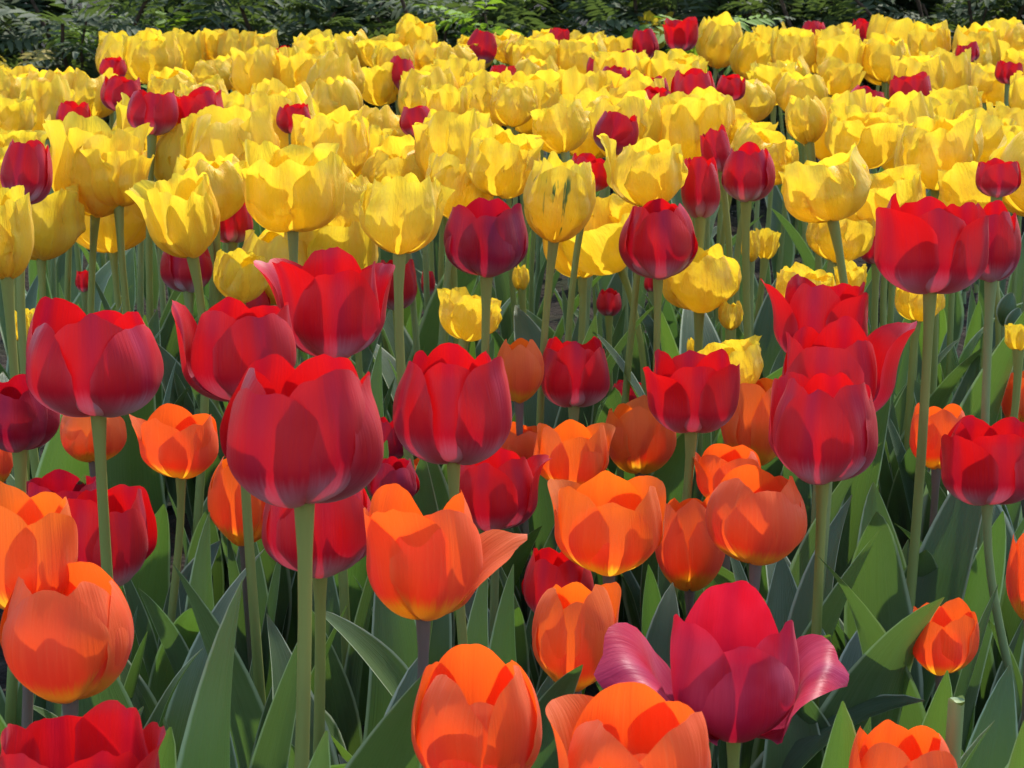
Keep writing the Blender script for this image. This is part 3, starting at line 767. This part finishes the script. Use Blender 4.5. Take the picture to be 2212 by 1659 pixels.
 ('red', 1512, 338, 472, 82, 'left of two red cups on bare stems under the right-hand yellow heads', dict(k=2450, o=.15, g=GF)),
 ('red', 1615, 306, 437, 112, 'right of two red cups on bare stems, pale patch at its base', dict(k=2350, o=.15, rot=-20, mat='white_red', g=GF, ref='the red cup with the pale base')),
 ('red', 1275, 330, 385, 48, 'piece of a red tulip behind the thin sticking-out yellow petal', dict(f=1)),
 ('red', 902, 228, 272, 26, 'narrow red petal between yellow heads left of the open narrow-petalled one', dict(f=1)),
 ('red', 636, 222, 262, 44, 'red rim showing behind yellow petals left of the middle', dict(f=1)),
 ('red', 2155, 340, 395, 46, 'red tulip behind stems near the right border', dict(f=1)),
]

# the rest of the yellow heads: x, top, bottom, width
YELLOW = [
 (415,62,163,74),(510,64,150,84),(465,115,190,50),(535,111,214,88),(590,115,206,54),(660,120,226,102),(758,63,160,84),(727,163,292,102),
 (102,165,302,116),(43,139,190,50),(205,145,257,60),(150,143,205,52),(98,143,190,48),(18,150,212,56),(15,200,282,66),(378,145,205,76),
 (437,160,215,50),(515,195,270,82),(310,232,352,128),(410,262,430,104),(620,470,560,102),(15,310,400,76),(30,268,320,66),
 (935,87,150,52),(984,95,150,48),(817,73,150,48),(850,90,140,42),(815,135,226,86),(907,138,224,82),(1098,64,135,70),(1133,74,140,50),
 (1180,62,135,60),(1244,85,150,56),(1268,65,128,70),(1330,76,125,50),(990,145,210,62),(1046,155,216,58),(1157,120,190,58),(1112,160,220,72),
 (830,225,297,82),(768,268,356,106),(930,285,392,146),(740,360,530,140),(1440,215,312,112),(1340,205,280,64),(1480,105,175,66),
 (1620,70,172,66),(1665,48,140,80),(1710,65,160,78),(1775,65,162,66),(1822,48,120,54),(1925,30,120,104),(2005,45,148,92),(1910,100,175,92),
 (1815,115,212,82),(2165,38,125,90),(2150,135,222,82),(2065,125,212,108),(2095,92,160,70),(1730,155,240,102),(1665,130,228,68),(1615,165,235,68),
 (1865,222,356,156),(1995,198,265,78),(2062,185,262,90),(2125,235,348,80),(2188,218,342,84),(1650,265,402,122),(1608,235,320,98),
 (1905,355,472,92),(2110,335,440,82),(1415,25,110,70),(680,325,470,110),(1010,235,330,90),(1180,170,270,80),(860,290,400,100),(1000,330,430,90),
 (1545,225,330,90),(560,62,140,50),(480,62,130,44),(1700,120,200,70),(1960,265,360,80),(245,305,430,90),(90,395,470,90),(455,330,440,80),
 (1300,420,560,100),(720,440,530,90),(1030,75,140,50),
]

RIMS = []
RT = np.random.default_rng(12)
for row in T:
    kind, x, yt, yb, w, lab, d = row
    d = dict(d)
    g = d.pop('g', None)
    fld = d.pop('f', None)
    if fld:
        g = GF
        if 'k' not in d:
            d['k'] = (yt + 198) / 0.190
            if w < 0.05 * d['k']:
                d['k'] *= 0.88; w = max(w, 0.038 * d['k']); RIMS.append((x, yb)) if yb < 300 else None
    if g is None:
        g = {'red': GR, 'pink': GR, 'orange': GO, 'yellow': GY}[kind]
    if kind == 'pink':
        kind = 'red'; d['mat'] = 'pink_red'
    if g == GS:
        d['k'] *= 1.03
    if kind == 'yellow' and 'k' in d and g == GY:
        d['k'] *= 0.9
    if kind != 'orange' and fld or kind == 'yellow':
        d.setdefault('tilt', (RT.normal() * 7, RT.normal() * 5))
    tulip(kind, x, yt, yb, w, label=lab, group=g, **d)

for i, (x, yt, yb, w) in enumerate(YELLOW):
    k = (yt + 198) / 0.20
    if w < 0.070 * k:
        k = max(w / 0.079, k * 0.88); w = max(w, 0.070 * k)
    if yt >= 300:
        k = min(max(w / 0.068, 1750), 2300)
    tulip('yellow', x, yt, yb, w, k=k, group=GY, tilt=(RT.normal() * 9, RT.normal() * 7), o=float(RT.choice([0, .1, .3, .4, .5, .6, .85])))

for x, yb in RIMS:                     # yellow heads standing before the half hidden red ones
    yt = yb - 26 * (1 if yb < 230 else 1.4)
    k = (yt + 198) / 0.20
    for dx in (-0.5, 0.55):
        X = x + dx * 0.068 * k
        if all(math.hypot((p['x'] - 1106) / p['k'] - (X - 1106) / k, FPX / p['k'] - FPX / k) > 0.05 for p in PLACED):
            tulip('yellow', X, yt, yt + 0.082 * k, 0.076 * k, k=k, group=GY)


# ---- yellow heads that close the gaps between those, kept clear of the red ones
def fill_field():
    rng = np.random.default_rng(77)
    made = 0
    for _ in range(6000):
        if made >= 96:
            break
        x = rng.uniform(-40, 2250)
        lo = 140 if x < 260 else 62 if x < 1450 else 48
        yt = lo + (330 - lo) * rng.uniform(0, 1) ** 1.5
        k = (yt + 198) / 0.20
        w = 0.081 * k * rng.uniform(0.86, 1.12)
        X = (x - 1106) / k; D = FPX / k
        bad = False
        for p in PLACED:
            px, pd = (p['x'] - 1106) / p['k'], FPX / p['k']
            if math.hypot((px - X), (pd - D)) < 0.062:
                bad = True; break
            ix = min(p['x'] + p['w'] / 2, x + w / 2) - max(p['x'] - p['w'] / 2, x - w / 2)
            iy = min(p['yb'], yt + w) - max(p['yt'], yt)
            if ix > 0 and iy > 0 and k > p['k']:
                if ix * iy > (0.10 if p['kind'] == 'red' or p['label'] else 0.45) * p['w'] * (p['yb'] - p['yt']):
                    bad = True; break
        if bad:
            continue
        tulip('yellow', x, yt, yt + w * rng.uniform(0.95, 1.2), w, k=k, group=GY, seed=9000 + made, tilt=(rng.normal() * 9, rng.normal() * 7), o=float(rng.choice([0, .1, .3, .4, .5, .6, .85])))
        made += 1


fill_field()


# ---- labels of the yellow heads that have none yet: told by the nearest striking flower
def label_rest():
    refs = [p for p in PLACED if p['ref'] and p['yt'] < 620]
    byk = {}
    for p in PLACED:
        if p['label']:
            p['root']['label'] = p['label']; continue
        best = min(refs, key=lambda r: math.hypot((r['x'] - p['x']), 1.6 * (r['yt'] - p['yt'])))
        dx = p['x'] - best['x']; dy = (p['yt'] - best['yt']) * 1.3
        if abs(dx) > 2.2 * abs(dy): d = 'to the right of' if dx > 0 else 'to the left of'
        elif abs(dy) > 2.2 * abs(dx): d = 'in front of' if dy > 0 else 'behind'
        else: d = ('in front and ' if dy > 0 else 'behind and ') + ('right of' if dx > 0 else 'left of')
        byk.setdefault((best['ref'], d), []).append((math.hypot(dx, dy), p))
    order = ['nearest', 'second', 'third', 'fourth', 'fifth', 'sixth', 'seventh', 'eighth', 'ninth', 'tenth', 'eleventh', 'twelfth', 'thirteenth', 'fourteenth', 'fifteenth', 'sixteenth']
    for (rf, d), lst in byk.items():
        lst.sort(key=lambda q: q[0])
        for i, (_, p) in enumerate(lst):
            a = 'open' if p['o'] > 0.58 else 'closed' if p['o'] < 0.27 else 'cupped'
            lb = f"{a} yellow tulip, {order[i]} one {d} {rf}" if len(lst) > 1 else f"{a} yellow tulip standing {d} {rf}"
            p['root']['label'] = lb if len(lb.split()) <= 16 else lb.replace(' one ', ' ')


label_rest()


# ------------------------------------------------------------------ flowerless tulip plants, the cut stem, the green buds
def leaf_plant(X, Y, k, n, length, label, az0, width=1.0, var=None, tilt=0.0, seed=0):
    """X, Y: where the tip of the plant shows"""
    rng = np.random.default_rng(seed + int(X + Y))
    p = at(X, Y, k)
    r = empty('tulip_plant', (p[0], p[1], 0), label, 'plant', 'tulip plants without a flower')
    for j in range(n):
        add_leaf(r, rng, max(p[2], 0.05) * rng.uniform(0.92, 1.08) * (1 if j == 0 else 0.8), az0 + j * 2.3, var=var if j == 0 else None, width=width, tilt=tilt)
    return r


PLANTS = [
 (395, 1370, 4300, 2, 'broad dark leaf standing right of the plump orange tulip', 2.6, 1.35, 3),
 (470, 1250, 4000, 2, 'narrow upright blue-green leaf beside the slanting pale stem', 1.0, .9, 7),
 (325, 1150, 3300, 2, 'folded silvery leaf left of a thin brownish stem', 2.2, 1.1, 5),
 (590, 1262, 3600, 2, 'wide grey-green leaf with its top folded over behind the thick stem', .7, 1.35, 6),
 (770, 1265, 4000, 2, 'broad fresh green leaf right of the thick stem of the largest red tulip', .4, 1.25, 0),
 (855, 1480, 4600, 2, 'arching leaf pair left of the bottom centre orange tulip', -1.2, 1.1, 4),
 (735, 1500, 5000, 2, 'short dark pointed leaf at the bottom between two green stems', .2, .9, 0),
 (1080, 1190, 3300, 1, 'upright leaf under the curled red tulip', 2.8, 1.0, 3),
 (1900, 1340, 4200, 2, 'pointed blue-green leaf left of the lone small orange tulip', -.6, .9, 0),
 (1840, 1160, 3500, 3, 'broad leaf group right of the twin green stems', .5, 1.25, 2),
 (2000, 1080, 3400, 2, 'tall leaf leaning behind the lone small orange tulip', -.9, 1.1, 5),
 (1945, 1090, 2700, 2, 'pale edged leaf beside the tall slanting stem at the right', .5, 1.0, 3),
 (2140, 1330, 3900, 2, 'long pointed leaf under the curving stem at the right border', .4, 1.1, 0),
 (2110, 1480, 4300, 2, 'low broad leaf beside the cut stem', 1.2, 1.4, 4),
 (1790, 1500, 3700, 2, 'pointed leaf right of the winged crimson tulip', .3, .9, 7),
 (1690, 1440, 3600, 2, 'leaf directly below the right wing of the crimson tulip', 2.8, 1.0, 0),
 (485, 1575, 5200, 1, 'slim curved leaf in front of the bare soil', .6, .8, 7),
 (265, 1440, 4200, 2, 'pointed leaf just right of the plump orange tulip', .3, 1.0, 0),
 (1180, 1560, 5000, 1, 'leaf edge between the two bottom orange tulips', .2, 1.1, 3),
 (35, 1340, 4300, 2, 'leaf at the left border beside the plump orange tulip', -.5, 1.0, 0),
 (2190, 1440, 4600, 2, 'tall leaf at the right border of the picture', -.3, 1.1, 3),
 (1700, 1100, 3200, 2, 'leaves behind the twin green stems under the red trio', .8, 1.1, 0),
 (1120, 1330, 3600, 2, 'pair of leaves behind the orange tulip with the fallen petal', .5, 1.0, 2),
 (420, 1080, 3000, 2, 'leaves below the small open orange tulip', 2.9, 1.2, 3),
 (310, 1000, 2800, 2, 'leaf pair left of the small open orange tulip', .2, 1.1, 0),
 (1980, 1340, 3700, 1, 'leaf rising straight behind the cut stem', .1, 1.1, 3),
 (830, 1180, 3300, 2, 'leaves left of the orange tulip with the fallen petal', 3.0, 1.1, 0),
 (1440, 1290, 3500, 2, 'leaves between the slim orange tulip and the winged crimson one', .3, 1.1, 2),
 (1880, 1040, 2900, 2, 'leaf group right of the red trio', 2.7, 1.3, 0),
 (2080, 1100, 2900, 2, 'leaves left of the curving pale stem', .3, 1.2, 3),
 (760, 860, 2700, 2, 'leaves behind the largest red tulip', .3, 1.1, 0),
 (800, 700, 2500, 2, 'leaves right of the open bright red tulip', 2.9, 1.0, 3),
 (1390, 690, 2400, 2, 'leaves under the red cup against the yellow tulips', .2, 1.0, 0),
 (1200, 640, 2400, 2, 'leaves under the half-open low yellow tulip', .4, 1.0, 7),
 (2080, 650, 2500, 2, 'leaves under the horned red bloom', .4, 1.0, 0),
 (1960, 720, 2400, 3, 'leaves left of the tall slanting stem under the horned red bloom', .8, 1.0, 2),
 (2060, 780, 2500, 3, 'leaf group between two tall stems at the right', 2.2, 1.1, 0),
 (1690, 640, 2300, 2, 'leaves left of the topmost of the red trio', .5, 1.0, 3),
 (960, 760, 2500, 2, 'leaves left of the egg-shaped orange tulip', .5, 1.0, 0),
 (120, 560, 2400, 2, 'leaves among stems under the big flared yellow tulip', .4, 1.0, 3),
 (290, 590, 2400, 2, 'leaf pair left of the red tulip with the white notch', .1, 1.0, 0),
]
for X, Y, k, n, lab, az, wd, var in PLANTS:
    leaf_plant(X, Y, k, n, 0.3, lab, az, wd * 1.2, var)


def cut_stem():
    top = at(2066, 1512, 4300); bot = np.array([top[0] - 0.006, top[1], 0.0])
    r = empty('cut_stem', tuple(bot), 'cut off pale green stem without a flower, near the bottom right', 'stem')
    L = top - bot
    t = np.linspace(0, 1, 8)[:, None]
    P, F, uv = tube(t * L, 0.0042, 12)
    hi = P[:, 2] > L[2] - 0.0005
    P[hi, 2] += 0.0018 * np.sin(np.arctan2(P[hi, 1] - L[1], P[hi, 0] - L[0]) * 2 + 0.5)
    put('stalk', mesh_from('stalk', P, F, M['stem_pale'], uv), r)
    ph = np.linspace(0, 2 * math.pi, 13)[:-1]
    ring = np.stack([0.0042 * np.cos(ph), 0.0042 * np.sin(ph), np.zeros(12)], -1)
    V = np.concatenate([ring, ring * 0.6 - [0, 0, 0.001], [[0, 0, -0.0012]]])
    F = [(i, (i + 1) % 12, 12 + (i + 1) % 12, 12 + i) for i in range(12)] + [(12 + i, 12 + (i + 1) % 12, 24, 24) for i in range(12)]
    F = [f for f in F]
    me = bpy.data.meshes.new('cut_face'); me.from_pydata([tuple(q) for q in V], [], [tuple(dict.fromkeys(f)) for f in F]); me.materials.append(M['stem_pale'])
    me.uv_layers.new(name="UVMap")
    put('cut_face', me, r, tuple(L))


cut_stem()


def green_bud(X, Y, k, lab, size):
    top = at(X, Y, k)
    r = empty('tulip_bud', (top[0], top[1], 0), lab, 'bud', 'green tulip buds')
    t = np.linspace(0, 1, 10)
    path = np.stack([0.01 * np.sin(t * 2), 0 * t, t * (top[2] - size)], -1)
    P, F, uv = tube(path, 0.0026, 7); put('stem', mesh_from('stem', P, F, M['stem_pale'], uv), r)
    tt = np.linspace(0, 1, 12)
    pb = path[-1] + np.stack([0.006 * tt ** 2, 0 * tt, tt * size], -1)
    P, F, uv = tube(pb, size * 0.30 * np.sin(np.clip(tt * 0.93 + 0.05, 0, 1) * math.pi) ** 0.7, 9)
    put('bud', mesh_from('bud', P, F, M['leaf_fresh'], uv), r)
    add_leaf(r, np.random.default_rng(int(X)), top[2] * 0.8, 0.5)


green_bud(2150, 632, 2400, 'hooked green bud upper of two near the right border', 0.030)
green_bud(2165, 665, 2450, 'round green bud lower of two near the right border', 0.026)


# ------------------------------------------------------------------ the shrubs behind the bed
def compound_leaf(rng, L, pairs, droop):
    """one pinnate leaf along +y: verts and faces (two quads per leaflet and a thin stalk)"""
    V, F = [], []
    s = np.linspace(0, 1, pairs * 2 + 2)
    ang = 0.35 - droop * s
    dl = L / len(s)
    yy = np.cumsum(np.cos(ang)) * dl; zz = np.cumsum(np.sin(ang)) * dl
    pts = np.stack([0 * s, yy, zz], -1)
    wst = 0.0011
    for i in range(len(pts) - 1):
        n = len(V)
        V += [pts[i] + [-wst, 0, 0], pts[i] + [wst, 0, 0], pts[i + 1] + [wst, 0, 0], pts[i + 1] + [-wst, 0, 0]]
        F.append((n, n + 1, n + 2, n + 3))

    def leaflet(p, d, up, ln, wd):
        d = d / np.linalg.norm(d); sd = np.cross(d, up); sd /= np.linalg.norm(sd)
        n = len(V)
        cu = rng.uniform(0.05, 0.25)
        q = [p, p + d * ln * .3 + sd * wd + up * wd * .25, p + d * ln * .72 + sd * wd * .72 + up * (wd * .2 - ln * cu * .4),
             p + d * ln - up * ln * cu, p + d * ln * .72 - sd * wd * .72 + up * (wd * .2 - ln * cu * .4), p + d * ln * .3 - sd * wd + up * wd * .25,
             p + d * ln * .35, p + d * ln * .75 - up * ln * cu * .5]
        V.extend(q)
        F.extend([(n, n + 1, n + 6, n + 6), (n + 1, n + 2, n + 7, n + 6), (n + 2, n + 3, n + 7, n + 7), (n + 3, n + 4, n + 7, n + 7), (n + 4, n + 5, n + 6, n + 7), (n + 5, n, n + 6, n + 6)])
    for i in range(pairs):
        j = 1 + i * 2
        ln = L * 0.36 * math.sin((0.22 + 0.72 * i / pairs) * math.pi) ** 0.6 * rng.uniform(0.9, 1.1)
        for sg in (-1, 1):
            d = np.array([sg * 0.9, 0.45 + rng.uniform(-.1, .1), rng.uniform(-.25, .1)])
            leaflet(pts[j], d, np.array([0, -0.1, 1.0]), ln, ln * 0.155)
    leaflet(pts[-1], np.array([0, 1, -0.2]), np.array([0, 0.2, 1.0]), L * 0.26, L * 0.045)
    return np.array(V), F


def shrub(name, x, y, rad, h, nleaf, label, mat, seed, stems=7, leaf_len=(0.09, 0.16), zlo=0.05, group='shrubs behind the flower bed', droop=0.9):
    rng = np.random.default_rng(seed)
    r = empty(name, (x, y, 0), label, 'shrub', group)
    temps = [compound_leaf(rng, 1.0, int(rng.integers(6, 9)), rng.uniform(0.4, droop + 0.3)) for _ in range(6)]
    V, F, n = [], [], 0
    Sv, Sf, Su, sn = [], [], [], 0
    for i in range(stems):
        a = rng.uniform(0, 6.28); q = rad * rng.uniform(0.15, 0.85)
        t = np.linspace(0, 1, 9)
        hh = h * rng.uniform(0.7, 1.0)
        path = np.stack([0.1 * rad * math.cos(a) + q * math.cos(a) * t ** 1.5 + 0.02 * np.sin(t * 7 + a), 0.1 * rad * math.sin(a) + q * math.sin(a) * t ** 1.5, t * hh], -1)
        P, f, uv = tube(path, np.linspace(0.0075, 0.003, 9) * rng.uniform(0.7, 1.3), 6)
        Sv.append(P); Sf.append(f + sn); Su.append(uv); sn += len(P)
        for j in range(int(nleaf / stems)):
            tt = rng.uniform(min(max(zlo / hh, 0.12), 0.9), 1.0) ** 0.8
            p = np.array([np.interp(tt, t, path[:, c]) for c in range(3)])
            L = rng.uniform(*leaf_len)
            Vt, Ft = temps[int(rng.integers(0, 6))]
            az = rng.uniform(0, 6.28); pit = rng.uniform(-0.5, 0.75); rl = rng.uniform(-0.5, 0.5)
            cz, sz_ = math.cos(az), math.sin(az); cx, sx_ = math.cos(pit), math.sin(pit); cy, sy_ = math.cos(rl), math.sin(rl)
            Rm = np.array([[cz, -sz_, 0], [sz_, cz, 0], [0, 0, 1]]) @ np.array([[1, 0, 0], [0, cx, -sx_], [0, sx_, cx]]) @ np.array([[cy, 0, sy_], [0, 1, 0], [-sy_, 0, cy]])
            W = (Vt * L) @ Rm.T + p + rng.normal(0, rad * 0.12, 3) * [1, 1, 0.4]
            W[:, 2] = np.maximum(W[:, 2], 0.01)
            V.append(W); F += [tuple(k + n for k in f) for f in Ft]; n += len(W)
    put('branches', mesh_from('branches', np.concatenate(Sv), np.concatenate(Sf), M['bark'], np.concatenate(Su)), r)
    me = bpy.data.meshes.new('foliage')
    me.from_pydata(np.concatenate(V).tolist(), [], [tuple(dict.fromkeys(f)) for f in F])
    me.materials.append(M[mat]); me.update()
    me.polygons.foreach_set("use_smooth", np.ones(len(me.polygons), dtype=bool))
    put('foliage', me, r)
    return r


SHRUBS = [(-1.32, 4.62, 'shrub behind the left end of the flower bed, dark feathery leaves'), (-.92, 4.72, 'dark shrub with reddish stems behind the fringed yellow tulip'),
          (-.52, 4.85, 'loose dark shrub left of the tall yellow tulip against the shrubs'), (-.12, 4.8, 'dark shrub directly behind the tall yellow tulip against the shrubs'),
          (.28, 4.95, 'deep green shrub behind the middle of the last yellow row'), (.66, 4.9, 'dark shrub behind the tall smooth golden tulip'),
          (1.04, 5.0, 'almost black shrub right of the tall smooth golden tulip'), (1.42, 4.9, 'dark shrub behind the upper right corner of the field')]
for i, (x, y, lab) in enumerate(SHRUBS):
    shrub('shrub', x, y, 0.30, 0.60, 260, lab, 'shrub', 300 + i, stems=9)
for i, x in enumerate((-2.2, -1.75, -1.3, -.85, -.4, 0.05, .5, .95, 1.4, 1.85, 2.3)):
    shrub('shrub', x, 5.6 + 0.1 * (i % 2), 0.42, 0.95, 380, 'tall dark shrub standing in the second row of the shrubbery', 'shrub', 330 + i, stems=7, leaf_len=(0.15, 0.24), group='second row of shrubs')


def at_depth(X, Y, k):
    return at(X, Y, k)


YOUNG = [(290, 60, 1040, 'bright yellow-green feathery shoots left above the fringed yellow tulip', 'shrub_young', 9), (1040, 62, 1060, 'fern-like bright shoots right of the tall yellow tulip', 'shrub_young', 8),
         (1590, 30, 1060, 'light green shoots behind the tall smooth golden tulip', 'shrub_young', 10), (1440, 20, 1030, 'pale green shoots above the wide open red tulip', 'shrub_young', 5),
         (25, 120, 1100, 'yellowing shoots at the left end of the shrubs', 'shrub_dry', 4), (190, 95, 1080, 'light green shoots low at the left end of the shrubs', 'shrub_young', 3)]
for i, (X, Y, k, lab, mt, nl) in enumerate(YOUNG):
    p = at(X, Y, k)
    shrub('young_shrub', p[0], p[1], 0.07, p[2] + 0.03, nl, lab, mt, 400 + i, stems=max(1, nl // 4), leaf_len=(0.10, 0.14), zlo=p[2] - 0.05, group='young shoots before the shrubs', droop=0.5)
